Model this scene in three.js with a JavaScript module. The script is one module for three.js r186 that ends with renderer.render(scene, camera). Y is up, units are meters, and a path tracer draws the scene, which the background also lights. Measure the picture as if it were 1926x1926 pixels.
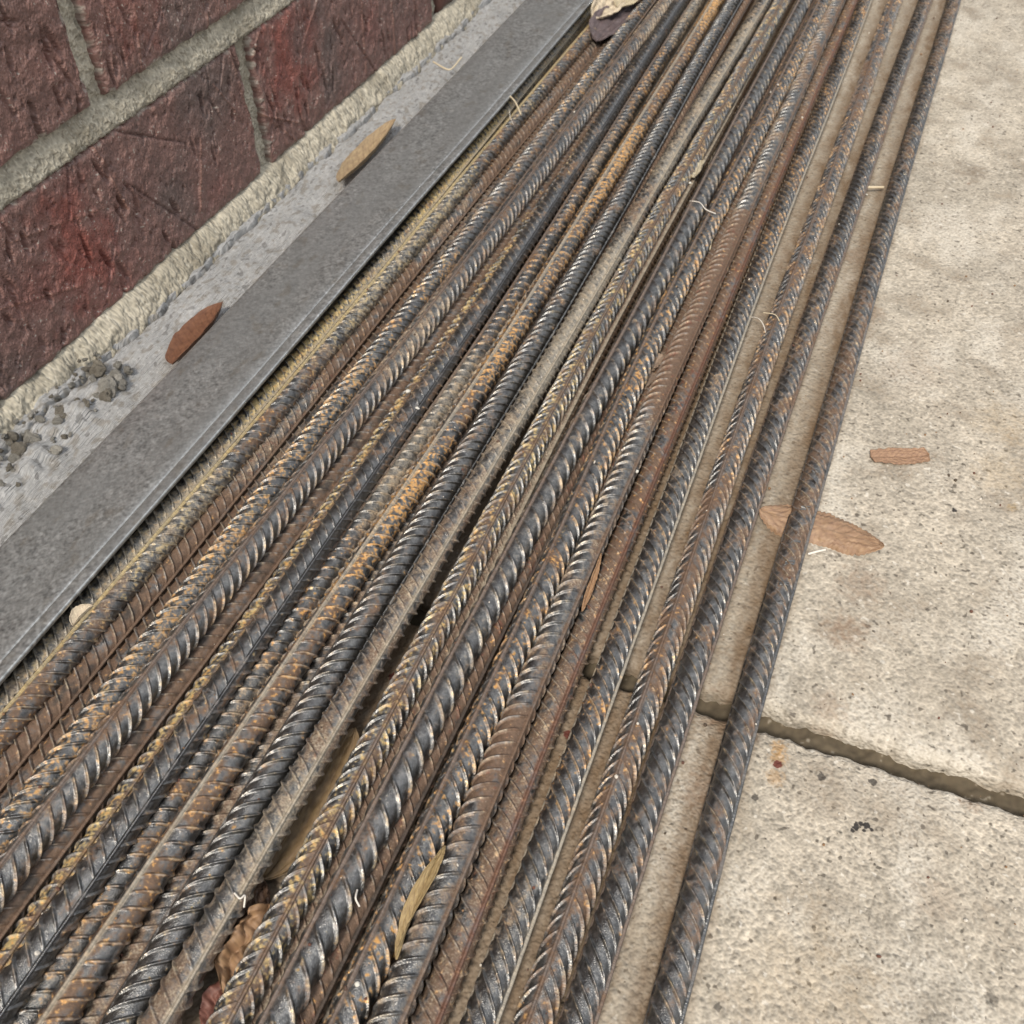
import * as THREE from 'three';
import { mergeGeometries, mergeVertices } from 'three/addons/utils/BufferGeometryUtils.js';
import { FontLoader } from 'three/addons/loaders/FontLoader.js';
import { TextGeometry } from 'three/addons/geometries/TextGeometry.js';

// ---------------------------------------------------------------- camera, sky, sun, exposure
const scene = new THREE.Scene();
const CAM_H = 0.31;                                     // metres above the slab
const camera = new THREE.PerspectiveCamera(53.04, 1, 0.01, 400);
camera.position.set(0, CAM_H, 0);
const RIGHT = new THREE.Vector3(0.92933, -0.015406, -0.368928);
const DOWN = new THREE.Vector3(0.257088, -0.690186, 0.676424);
const FWD = new THREE.Vector3(-0.26505, -0.723468, -0.63745);
camera.up.copy(DOWN).negate();
camera.lookAt(camera.position.clone().add(FWD));
camera.focus = 0.37;
camera.userData.fStop = 30;

// overcast sky: brighter towards the zenith, slightly cool
{
  const W = 64, H = 32, d = new Float32Array(W * H * 4);
  for (let j = 0; j < H; j++) {
    const el = ((j + 0.5) / H - 0.5) * Math.PI, s = Math.sin(el);
    const L = s > 0 ? 0.46 * (0.6 + 2.4 * s) / 3 + 0.02 : 0.08;
    for (let i = 0; i < W; i++) { const k = (j * W + i) * 4; d[k] = L * 0.98; d[k + 1] = L; d[k + 2] = L * 1.03; d[k + 3] = 1; }
  }
  const sky = new THREE.DataTexture(d, W, H, THREE.RGBAFormat, THREE.FloatType);
  sky.mapping = THREE.EquirectangularReflectionMapping; sky.magFilter = sky.minFilter = THREE.LinearFilter;
  sky.needsUpdate = true;
  scene.background = sky; scene.environment = sky;
}
const sun = new THREE.DirectionalLight(0xfff4e4, 1.5);
sun.position.set(0.02, 2.2, 1.55);
sun.target.position.set(-0.1, 0, -0.4);
sun.castShadow = true; sun.shadow.radius = 24; sun.shadow.mapSize.set(4096, 4096);
Object.assign(sun.shadow.camera, { left: -1, right: 1, top: 1, bottom: -1, near: 0.2, far: 6 });
scene.add(sun, sun.target);

const renderer = new THREE.WebGLRenderer({ antialias: true });
renderer.setSize(1024, 1024);
renderer.toneMapping = THREE.LinearToneMapping;
renderer.toneMappingExposure = 2.85;
renderer.shadowMap.enabled = true;

// ---------------------------------------------------------------- helpers
let seedState = 7;
const rnd = () => { seedState = (seedState * 1664525 + 1013904223) >>> 0; return seedState / 4294967296; };
const reseed = s => { seedState = s >>> 0; rnd(); rnd(); };
const clamp = (x, a = 0, b = 1) => x < a ? a : x > b ? b : x;
const lerp = (a, b, t) => a + (b - a) * t;
const smooth = (a, b, x) => { const t = clamp((x - a) / (b - a)); return t * t * (3 - 2 * t); };
const hash3 = (x, y, z) => {
  let h = (Math.imul(x, 374761393) + Math.imul(y, 668265263) + Math.imul(z, 2147483647 ^ 0x5bd1e995)) | 0;
  h = Math.imul(h ^ (h >>> 13), 1274126177); h ^= h >>> 16; return (h >>> 0) / 4294967296;
};
// periodic gradient noise, tabulated once (64 cells, 8 samples a cell) for textures, exact for shapes
const NT = new Float32Array(512 * 512), gx = [], gy = [];
let exact = false;
{
  for (let k = 0; k < 4096; k++) { const a = hash3(k, 11, 5) * Math.PI * 2; gx.push(Math.cos(a)); gy.push(Math.sin(a)); }
  for (let j = 0; j < 512; j++) for (let i = 0; i < 512; i++) {
    const cx = i >> 3, cy = j >> 3, fx = (i & 7) / 8, fy = (j & 7) / 8, d = (ax, ay) => { const k = ((cy + ay) & 63) * 64 + ((cx + ax) & 63); return gx[k] * (fx - ax) + gy[k] * (fy - ay); };
    const sx = fx * fx * fx * (fx * (fx * 6 - 15) + 10), sy = fy * fy * fy * (fy * (fy * 6 - 15) + 10);
    NT[j * 512 + i] = lerp(lerp(d(0, 0), d(1, 0), sx), lerp(d(0, 1), d(1, 1), sx), sy);
  }
}
function nzExact(x, y) {
  const cx = Math.floor(x), cy = Math.floor(y), fx = x - cx, fy = y - cy, d = (ax, ay) => { const k = ((cy + ay) & 63) * 64 + ((cx + ax) & 63); return gx[k] * (fx - ax) + gy[k] * (fy - ay); };
  const sx = fx * fx * fx * (fx * (fx * 6 - 15) + 10), sy = fy * fy * fy * (fy * (fy * 6 - 15) + 10);
  return lerp(lerp(d(0, 0), d(1, 0), sx), lerp(d(0, 1), d(1, 1), sx), sy);
}
function nz(x, y) {
  if (exact) return nzExact(x, y);
  x *= 8; y *= 8; const xi = Math.floor(x), yi = Math.floor(y), fx = x - xi, fy = y - yi, x0 = xi & 511, x1 = (xi + 1) & 511, y0 = (yi & 511) << 9, y1 = ((yi + 1) & 511) << 9;
  const a = NT[y0 + x0], b = NT[y0 + x1], c = NT[y1 + x0], d = NT[y1 + x1]; return a + (b - a) * fx + (c - a + (a - b - c + d) * fx) * fy;
}
// sand grain: blurred white noise, periodic
const GT = new Float32Array(512 * 512);
{
  const w = new Float32Array(512 * 512); for (let k = 0; k < w.length; k++) w[k] = hash3(k & 511, k >> 9, 77) - 0.5;
  const K = [1, 2, 1];
  for (let j = 0; j < 512; j++) for (let i = 0; i < 512; i++) { let s = 0; for (let b = -1; b <= 1; b++) for (let a = -1; a <= 1; a++) s += K[a + 1] * K[b + 1] * w[((j + b) & 511) * 512 + ((i + a) & 511)]; GT[j * 512 + i] = clamp(0.5 + s / 16 * 2.1); }
}
function grain(x, y, z) {
  x = x + z * 37.7; y = y + z * 91.3; const xi = Math.floor(x), yi = Math.floor(y), fx = x - xi, fy = y - yi, x0 = xi & 511, x1 = (xi + 1) & 511, y0 = (yi & 511) << 9, y1 = ((yi + 1) & 511) << 9;
  const a = GT[y0 + x0], b = GT[y0 + x1], c = GT[y1 + x0], d = GT[y1 + x1]; return a + (b - a) * fx + (c - a + (a - b - c + d) * fx) * fy;
}
function vn(x, y, z) { const a = x * 0.8575 - y * 0.5145 + z * 17.31, b = x * 0.5145 + y * 0.8575 + z * 9.77; const v = 0.5 + 0.82 * nz(a, b); return v < 0 ? 0 : v > 1 ? 1 : v; }
function fbm(x, y, z, o = 3) {
  let a = x * 0.8575 - y * 0.5145 + z * 13.17, b = x * 0.5145 + y * 0.8575 + z * 7.91, s = 0, k = 0.55;
  for (let i = 0; i < o; i++) { s += k * nz(a, b); const t = a * 1.62 - b * 1.21 + 3.7; b = a * 1.21 + b * 1.62 + 8.1; a = t; k *= 0.52; }
  const v = 0.5 + 0.85 * s; return v < 0 ? 0 : v > 1 ? 1 : v;
}
const toS = x => { x = clamp(x); return 255 * (x <= 0.0031308 ? 12.92 * x : 1.055 * Math.pow(x, 1 / 2.4) - 0.055); };
function colorTex(W, H, fn, wrap = THREE.RepeatWrapping) {       // fn(u, v, out) -> linear rgb
  const d = new Uint8Array(W * H * 4), o = [0, 0, 0];
  for (let j = 0; j < H; j++) for (let i = 0; i < W; i++) {
    fn((i + 0.5) / W, (j + 0.5) / H, o);
    const k = (j * W + i) * 4; d[k] = toS(o[0]); d[k + 1] = toS(o[1]); d[k + 2] = toS(o[2]); d[k + 3] = 255;
  }
  const t = new THREE.DataTexture(d, W, H); t.colorSpace = THREE.SRGBColorSpace;
  t.wrapS = t.wrapT = wrap; t.magFilter = THREE.LinearFilter; t.minFilter = THREE.LinearMipmapLinearFilter; t.generateMipmaps = true; t.needsUpdate = true; return t;
}
function dataTex(W, H, fn, wrap = THREE.RepeatWrapping) {        // fn -> 0..1 values, no colour space
  const d = new Uint8Array(W * H * 4), o = [0, 0, 0];
  for (let j = 0; j < H; j++) for (let i = 0; i < W; i++) {
    fn((i + 0.5) / W, (j + 0.5) / H, o);
    const k = (j * W + i) * 4; d[k] = clamp(o[0]) * 255; d[k + 1] = clamp(o[1]) * 255; d[k + 2] = clamp(o[2]) * 255; d[k + 3] = 255;
  }
  const t = new THREE.DataTexture(d, W, H);
  t.wrapS = t.wrapT = wrap; t.magFilter = THREE.LinearFilter; t.minFilter = THREE.LinearMipmapLinearFilter; t.generateMipmaps = true; t.needsUpdate = true; return t;
}
const mix3 = (o, c, t) => { o[0] += (c[0] - o[0]) * t; o[1] += (c[1] - o[1]) * t; o[2] += (c[2] - o[2]) * t; };
const names = {};
const numbered = n => { const k = names[n] = (names[n] ?? -1) + 1; return k ? `${n}_${String(k).padStart(3, '0')}` : n; };
function finish(o) { o.castShadow = o.receiveShadow = true; return o; }
function part(name, geo, mat, parent) { const m = finish(new THREE.Mesh(geo, mat)); m.name = name; parent.add(m); return m; }
function thing(name, label, category, group) {
  const g = new THREE.Group(); g.name = numbered(name); g.userData = { label, category }; if (group) g.userData.group = group; scene.add(g); return g;
}
function single(name, geo, mat, label, category, group) {
  const m = finish(new THREE.Mesh(geo, mat)); m.name = numbered(name); m.userData = { label, category }; if (group) m.userData.group = group; scene.add(m); return m;
}
function structure(name, geo, mat) { const m = finish(new THREE.Mesh(geo, mat)); m.name = numbered(name); m.userData = { kind: 'structure' }; scene.add(m); return m; }
// a photograph pixel (1926 square) as a direction, met with the level plane at height y
function at(u, v, y = 0) {
  const F = 1930, r = RIGHT.clone().multiplyScalar(u - 963).addScaledVector(DOWN, v - 963).addScaledVector(FWD, F);
  const t = (y - CAM_H) / r.y; return new THREE.Vector3(r.x * t, y, r.z * t);
}
function gridGeo(nu, nv, P, UV, flip, C) {                       // (nu+1) x (nv+1) sheet
  const w = nu + 1, N = w * (nv + 1), pos = new Float32Array(N * 3), uv = new Float32Array(N * 2), idx = new Uint32Array(nu * nv * 6), o = [0, 0, 0, 0], q = [0, 0], col = C ? new Float32Array(N * 3) : null, c3 = [1, 1, 1];
  exact = true; let k = 0;
  for (let j = 0; j <= nv; j++) for (let i = 0; i <= nu; i++, k++) {
    P(i, j, o); pos[k * 3] = o[0]; pos[k * 3 + 1] = o[1]; pos[k * 3 + 2] = o[2]; UV(i, j, o, q); uv[k * 2] = q[0]; uv[k * 2 + 1] = q[1];
    if (C) { C(i, j, o, c3); col[k * 3] = c3[0]; col[k * 3 + 1] = c3[1]; col[k * 3 + 2] = c3[2]; }
  }
  exact = false; k = 0;
  for (let j = 0; j < nv; j++) for (let i = 0; i < nu; i++, k += 6) {
    const a = j * w + i, b = a + 1, c = a + w, d = c + 1;
    idx[k] = a; idx[k + 1] = flip ? c : b; idx[k + 2] = flip ? b : c; idx[k + 3] = b; idx[k + 4] = flip ? c : d; idx[k + 5] = flip ? d : c;
  }
  const g = new THREE.BufferGeometry();
  g.setAttribute('position', new THREE.BufferAttribute(pos, 3)); g.setAttribute('uv', new THREE.BufferAttribute(uv, 2)); if (C) g.setAttribute('color', new THREE.BufferAttribute(col, 3));
  g.setIndex(new THREE.BufferAttribute(idx, 1)); g.computeVertexNormals(); return g;
}
const breaks = (...seg) => { const a = []; for (const [x0, x1, st] of seg) { const n = Math.max(1, Math.round(Math.abs(x1 - x0) / st)); for (let i = 0; i < n; i++) a.push(x0 + (x1 - x0) * i / n); } a.push(seg[seg.length - 1][1]); return a; };

// ---------------------------------------------------------------- ground and slabs
{
  const dirt = colorTex(512, 512, (u, v, o) => {
    const n = fbm(u * 40, v * 40, 3, 4), m = vn(u * 200, v * 200, 8);
    o[0] = 0.06 + 0.07 * n; o[1] = 0.048 + 0.056 * n; o[2] = 0.032 + 0.04 * n; if (m > 0.72) mix3(o, [0.2, 0.18, 0.14], 0.5);
  });
  dirt.repeat.set(400, 400);
  const g = new THREE.PlaneGeometry(80, 80); g.rotateX(-Math.PI / 2); g.translate(0, -0.018, 0);
  structure('ground', g, new THREE.MeshStandardMaterial({ map: dirt, roughness: 0.95 }));
}
const SX0 = -0.09, SX1 = 0.13;                                   // slab texture span in x
// rust lines along the bars that lie on the slab: x centre as a function of z
const CTRL = {
    A1: [0.0088, [[-0.0131,-0.24050],[-0.1475,-0.24110],[-0.3572,-0.24160],[-0.7422,-0.24860]]],
    A2: [0.0118, [[-0.0157,-0.23106],[-0.1489,-0.23106],[-0.3566,-0.23135],[-0.7395,-0.23264]]],
    B: [0.0055, [[-0.0199,-0.22616],[-0.1559,-0.22606],[-0.3680,-0.22585],[-0.7589,-0.22686]]],
    C1: [0.0146, [[-0.0251,-0.20463],[-0.1568,-0.20463],[-0.3624,-0.20443],[-0.7405,-0.20795]]],
    C2: [0.0143, [[-0.0290,-0.19485],[-0.1608,-0.19485],[-0.3667,-0.19407],[-0.7458,-0.19534]]],
    D: [0.0055, [[-0.0332,-0.19208],[-0.1693,-0.19107],[-0.3813,-0.19006],[-0.7713,-0.19157]]],
    E: [0.0055, [[-0.0376,-0.18099],[-0.1734,-0.18048],[-0.3845,-0.18149],[-0.7734,-0.18552]]],
    F: [0.0135, [[-0.0385,-0.17132],[-0.1705,-0.17142],[-0.3756,-0.17358],[-0.7519,-0.18418]]],
    G: [0.0062, [[-0.0434,-0.16548],[-0.1784,-0.16578],[-0.3892,-0.16618],[-0.7744,-0.17725]]],
    H: [0.0146, [[-0.0452,-0.15318],[-0.1769,-0.15240],[-0.3824,-0.15083],[-0.7575,-0.15944]]],
    I: [0.0055, [[-0.0506,-0.14751],[-0.1861,-0.14721],[-0.3969,-0.14822],[-0.7837,-0.15628]]],
    J: [0.0139, [[-0.0517,-0.13726],[-0.1830,-0.13785],[-0.3879,-0.13883],[-0.7638,-0.14707]]],
    K: [0.0150, [[-0.0554,-0.12660],[-0.1863,-0.12699],[-0.3907,-0.12699],[-0.7680,-0.12650]]],
    L: [0.0125, [[-0.0628,-0.11013],[-0.1935,-0.11348],[-0.3985,-0.11585],[-0.7788,-0.11526]]],
    M: [0.0055, [[-0.0662,-0.10768],[-0.2008,-0.10910],[-0.4100,-0.11313],[-0.7986,-0.11394]]],
    N: [0.0138, [[-0.0672,-0.09769],[-0.1981,-0.09867],[-0.4029,-0.09906],[-0.7810,-0.09906]]],
    O: [0.0055, [[-0.0717,-0.09377],[-0.2060,-0.09538],[-0.4158,-0.09730],[-0.8044,-0.09730]]],
    P: [0.0128, [[-0.0741,-0.08089],[-0.2049,-0.08326],[-0.4086,-0.08759],[-0.7884,-0.08562]]],
    Q: [0.0130, [[-0.0783,-0.07002],[-0.2089,-0.07238],[-0.4134,-0.07395],[-0.7916,-0.07494]]],
    R: [0.0055, [[-0.0846,-0.06070],[-0.2182,-0.06352],[-0.4276,-0.06574],[-0.8152,-0.06675]]],
    S: [0.0056, [[-0.0898,-0.04737],[-0.2231,-0.05070],[-0.4317,-0.05443],[-0.8180,-0.05776]]],
    T: [0.0056, [[-0.0950,-0.03407],[-0.2292,-0.03487],[-0.4385,-0.03608],[-0.8256,-0.03629]]],
    U: [0.0056, [[-0.0995,-0.02238],[-0.2340,-0.02238],[-0.4439,-0.02157],[-0.8328,-0.01582]]],
    V: [0.0056, [[-0.1085,0.00040],[-0.2422,-0.00101],[-0.4521,0.00040],[-0.8399,0.00454]]],
};
function pathX(pts, z) {                                          // smooth curve through the control points, straight beyond
  const n = pts.length; let i = 0; if (z < pts[n - 1][0]) i = n - 2; else while (i < n - 2 && z < pts[i + 1][0]) i++;
  const [z0, x0] = pts[i], [z1, x1] = pts[i + 1], dz = z1 - z0, sl = (x1 - x0) / dz;
  const sA = i > 0 ? (x1 - pts[i - 1][1]) / (z1 - pts[i - 1][0]) : sl, sB = i < n - 2 ? (pts[i + 2][1] - x0) / (pts[i + 2][0] - z0) : sl;
  const t = (z - z0) / dz;
  if (t < 0) return x0 + sA * (z - z0); if (t > 1) return x1 + sB * (z - z1);
  const t2 = t * t, t3 = t2 * t;
  return (2 * t3 - 3 * t2 + 1) * x0 + (t3 - 2 * t2 + t) * dz * sA + (-2 * t3 + 3 * t2) * x1 + (t3 - t2) * dz * sB;
}
const spots = [[1835, 325, .009, .5, 'd'], [1845, 152, .010, .35, 'd'], [1620, 1100, .012, .42, 'b'], [1590, 1190, .011, .5, 'b'], [1720, 690, .02, .2, 'b'], [1640, 590, .009, .45, 'b'], [1600, 480, .01, .3, 'b'],
  [1560, 1330, .008, .4, 'b'], [1700, 1500, .022, .22, 'd'], [1550, 1490, .014, .3, 'd'], [1830, 1500, .006, .5, 'b'], [1400, 1360, .010, .5, 'b'], [1760, 1690, .01, .25, 'b'], [1900, 800, .02, .25, 'y'], [1880, 890, .015, .25, 'y'],
  [1465, 1402, .0036, .5, 'o'], [1464, 1425, .0040, .5, 'o'], [1458, 1462, .0042, .35, 'o'], [1462, 1437, .0016, 1, 'r'], [1067, 1381, .0016, 1, 'r'], [1330, 1490, .012, .4, 'b'], [1330, 1330, .01, .35, 'b'], [1905, 955, .003, .6, 'y'],
  [1610, 1555, .0013, 1, 'k'], [1630, 1553, .0012, 1, 'k'], [1619, 1549, .0008, 1, 'k'], [1604, 1562, .0007, 1, 'k'], [1640, 1560, .0007, 1, 'k'], [1625, 1562, .0006, 1, 'k'], [1795, 960, .0011, 1, 'k'], [1833, 340, .004, .6, 'd'], [1850, 318, .003, .5, 'd'], [1822, 345, .002, .7, 'b'], [1545, 1462, .0015, .8, 'k'], [1642, 1470, .0014, .8, 'k'], [1420, 1500, .0012, .8, 'k'], [1865, 1880, .002, .5, 'k'], [1350, 1895, .0012, .7, 'k'], [1640, 140, .003, .7, 'b'], [1610, 180, .006, .6, 'b'], [1600, 205, .006, .6, 'b'], [1790, 1290, .02, .16, 'd'], [1540, 1880, .03, .16, 'y']]
  .map(([u, v, r, a, k]) => { const p = at(u, v); return [p.x, p.z, r, a, k]; });
const SPOTC = { d: [.17, .135, .10], b: [.19, .12, .075], y: [.33, .235, .12], o: [.40, .21, .05], r: [.11, .03, .02], k: [.03, .027, .025] };
const slabBars = ['R', 'S', 'T', 'U', 'V'].map(k => CTRL[k][1]); let barZ = 9, barXs = [];
function slabColour(x, z, o, fine) {
  const g1 = grain(x * 3400, z * 3400, 1), g2 = grain(x * 1700, z * 1700, 5), g3 = fbm(x * 110, z * 110, 2, 3), g4 = fbm(x * 24, z * 16, 6, 3);
  const k = (0.42 + 0.58 * g1 + 0.58 * g2) * (0.58 + 0.34 * g3 + 0.52 * g4);
  o[0] = 0.375 * k; o[1] = 0.340 * k; o[2] = 0.285 * k;
  const w = fbm(x * 38 + 3, z * 38, 11, 3); if (w > 0.52) mix3(o, [0.185, 0.145, 0.105], smooth(0.52, 0.78, w) * 0.6 * clamp(1.9 * g2 - 0.3));
  const w2 = fbm(x * 30 + 9, z * 18, 21, 3); if (w2 > 0.5) mix3(o, [0.56, 0.53, 0.47], smooth(0.5, 0.72, w2) * 0.7 * clamp(1.4 * g1));
  // pores and dark sand grains
  const p = fbm(x * 420 + 3, z * 420, 31, 2); if (p > 0.80) mix3(o, [0.07, 0.057, 0.045], smooth(0.80, 0.86, p) * 0.85);
  const p2 = grain(x * 1500, z * 1500, 41); if (p2 > 0.88) mix3(o, [0.07, 0.06, 0.048], smooth(0.88, 0.95, p2) * 0.8);
  if (p2 < 0.10) mix3(o, [0.66, 0.63, 0.57], smooth(0.10, 0.03, p2) * 0.6);
  // dirt settled between the bars
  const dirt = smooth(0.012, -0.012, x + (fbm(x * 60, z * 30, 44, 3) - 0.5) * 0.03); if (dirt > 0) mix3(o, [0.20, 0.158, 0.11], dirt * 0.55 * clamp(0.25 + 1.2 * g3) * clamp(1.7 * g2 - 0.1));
  // rust washed off the bars, lying along them
  if (z !== barZ) { barZ = z; barXs = slabBars.map(b => pathX(b, z)); }
  for (const bx of barXs) {
    const dx = x - bx; if (dx < -0.021 || dx > 0.013) continue;
    const a = dx < 0 ? smooth(-0.0165, -0.0055, dx + (fbm(x * 160, z * 60, 7, 2) - 0.5) * 0.008) : smooth(0.0085, 0.004, dx + (fbm(x * 200, z * 80, 17, 2) - 0.5) * 0.006) * 0.5;
    if (a > 0) mix3(o, [0.150, 0.100, 0.058], a * clamp(0.45 + 0.9 * fbm(x * 300, z * 120, 13, 2)) * clamp(0.5 + 0.8 * g4));
  }
  for (const [sx, sz, r, al, kd] of spots) {
    const dx = (x - sx) / r, dz = (z - sz) / (r * 1.1), d2 = dx * dx + dz * dz;
    if (d2 < 2.2) { const e = Math.sqrt(d2) + (fbm(x * 900 * Math.min(1, 0.004 / r), z * 900 * Math.min(1, 0.004 / r), 3, 3) - 0.5) * 1.1; const t = smooth(1, kd === 'r' || kd === 'k' ? 0.8 : 0.3, e) * al; if (t > 0) mix3(o, SPOTC[kd], clamp(t * (kd === 'd' || kd === 'b' || kd === 'y' ? 0.35 + 1.1 * g2 : 1))); }
  }
}
const slabHeight = (x, z) => {
  let h = 0.5 + 0.32 * (grain(x * 3400, z * 3400, 1) - 0.5) + 0.5 * (grain(x * 1700, z * 1700, 5) - 0.5) + 0.30 * (fbm(x * 150, z * 150, 53, 2) - 0.5);
  const p = fbm(x * 420 + 3, z * 420, 31, 2); h -= smooth(0.80, 0.86, p) * 0.4; return h;
};
const SLABS = {};
for (const [key, zA, zB, W, H] of [['far', -1.02, -0.2166, 576, 1920], ['near', -0.2075, 0.02, 896, 896]]) {
  const X = u => lerp(SX0, SX1, u), Z = v => lerp(zA, zB, v);
  SLABS[key] = {
    uv: (x, z, q) => { q[0] = (x - SX0) / (SX1 - SX0); q[1] = (z - zA) / (zB - zA); },
    mat: new THREE.MeshStandardMaterial({
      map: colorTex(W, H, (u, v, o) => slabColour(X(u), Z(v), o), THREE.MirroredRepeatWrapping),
      bumpMap: dataTex(W, H, (u, v, o) => { o[0] = o[1] = o[2] = slabHeight(X(u), Z(v)); }, THREE.MirroredRepeatWrapping),
      bumpScale: 0.0010, roughness: 0.74,
    }),
  };
}
function slab(key, zEdge, dir, zEnd, r) {
  const xs = breaks([-0.6, -0.14, 0.05], [-0.14, 0.14, 0.0016], [0.14, 2.0, 0.06]);
  const prof = []; prof.push([-0.0006, -0.019]); prof.push([0, -0.010]);
  for (let k = 0; k <= 5; k++) { const a = k / 5 * Math.PI / 2; prof.push([r * (1 - Math.cos(a)), -r + r * Math.sin(a)]); }
  for (const t of [0.006, 0.010, 0.016, 0.03, 0.06, 0.12, 0.25, 0.5, 0.9, 1.6, Math.abs(zEnd - zEdge)]) prof.push([t, 0]);
  const g = gridGeo(xs.length - 1, prof.length - 1, (i, j, o) => {
    const x = xs[i], [t, y] = prof[j], k = smooth(0.012, 0.0, t);
    o[0] = x; o[1] = y - k * 0.0012 * fbm(x * 230, j * 0.4, 5, 3) - (j > 6 ? 0 : 0);
    o[2] = zEdge + dir * (t + k * ((fbm(x * 120, 3.3 + dir, 1, 3) - 0.5) * 0.0040 + (vn(x * 500, j * 0.7, 4) - 0.5) * 0.0012));
  }, (i, j, o, q) => SLABS[key].uv(o[0], o[2] + (o[1] < -0.0005 ? o[1] * dir : 0), q), dir < 0);
  structure('concrete_slab', g, SLABS[key].mat);
}
slab('far', -0.2172, -1, -3.2, 0.0040);
slab('near', -0.2072, 1, 1.4, 0.0026);
{ // soil packed in the joint between the slabs
  const soil = colorTex(1024, 64, (u, v, o) => { const x = u * 0.6, z = v * 0.04, n = fbm(x * 160, z * 160, 3, 3), f = grain(x * 1700, z * 1700, 8), k = 0.45 + 0.6 * n + 0.5 * f; o[0] = 0.088 * k; o[1] = 0.070 * k; o[2] = 0.046 * k; if (f > 0.88) mix3(o, [0.3, 0.27, 0.22], 0.6); });
  const xs = breaks([-0.6, -0.12, 0.02], [-0.12, 0.14, 0.0013], [0.14, 2.0, 0.05]);
  structure('joint_soil', gridGeo(xs.length - 1, 14, (i, j, o) => { const x = xs[i], t = j / 14, e = Math.abs(t - 0.5) * 2; o[0] = x; o[2] = lerp(-0.2215, -0.2035, t); o[1] = -0.0078 + 0.0022 * e * e + (fbm(x * 90, t * 2, 6, 3) - 0.5) * 0.0055 + (fbm(x * 420, t * 8, 2, 2) - 0.5) * 0.0018; }, (i, j, o, q) => { q[0] = o[0] / 0.6; q[1] = o[2] / 0.04; }, true), new THREE.MeshStandardMaterial({ map: soil, roughness: 0.95 }));
}

// ---------------------------------------------------------------- brick wall
const WX = -0.340, COURSE = 0.0885, BH = 0.0745, Y0 = 0.0185;
const wall = thing('brick_wall', 'dark red clay brick wall with pitted scratched faces and sandy mortar joints', 'wall');
function brickRelief(seed, z0, z1) {                              // gouges and scratches of one brick
  reseed(seed * 977 + 13); const L = z1 - z0, gouges = [], lines = [];
  for (let i = 0; i < 340; i++) { const a = (rnd() - 0.5) * 0.6 + Math.PI / 2 - 0.1, big = i < 46; gouges.push([rnd() * L, rnd() * BH, Math.cos(a), Math.sin(a), big ? 0.003 + 0.006 * rnd() : 0.0007 + 0.0022 * rnd() * rnd(), big ? 0.0007 + 0.0010 * rnd() : 0.0004 + 0.0004 * rnd(), big ? 0.9 + 1.0 * rnd() : 0.5 + 0.7 * rnd()]); }
  for (let i = 0; i < 13; i++) { const a = [1.9, 0.75, 1.5, 2.4, 0.4][i % 5] + (rnd() - 0.5) * 0.5; lines.push([rnd() * L, rnd() * BH, Math.cos(a), Math.sin(a), 0.012 + 0.03 * rnd(), 0.00035 + 0.0003 * rnd(), rnd() < 0.55 ? -1 : 0.9]); }
  return { gouges, lines, L };
}
function reliefAt(R, a, b, fine) {                                // depth in units of 1 mm
  let h = 0;
  for (const [ga, gb, cx, cy, l, w, d] of R.gouges) {
    const dx = a - ga, dy = b - gb; if (dx * dx + dy * dy > (l + w) * (l + w) * 2) continue;
    const p = (dx * cx + dy * cy) / l, q = (-dx * cy + dy * cx) / w, e = p * p + q * q; if (e < 1.6) h = Math.min(h, -d * smooth(1.5, 0.3, e) * 1.3);
  }
  for (const [ga, gb, cx, cy, l, w, s] of R.lines) {
    const dx = a - ga, dy = b - gb, p = dx * cx + dy * cy; if (Math.abs(p) > l) continue;
    const q = Math.abs(-dx * cy + dy * cx) / w; if (q < 2) h += s * (s < 0 ? 1.25 : 0.8) * smooth(1.6, 0.2, q) * smooth(l, l * 0.8, Math.abs(p));
  }
  return h;
}
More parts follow.
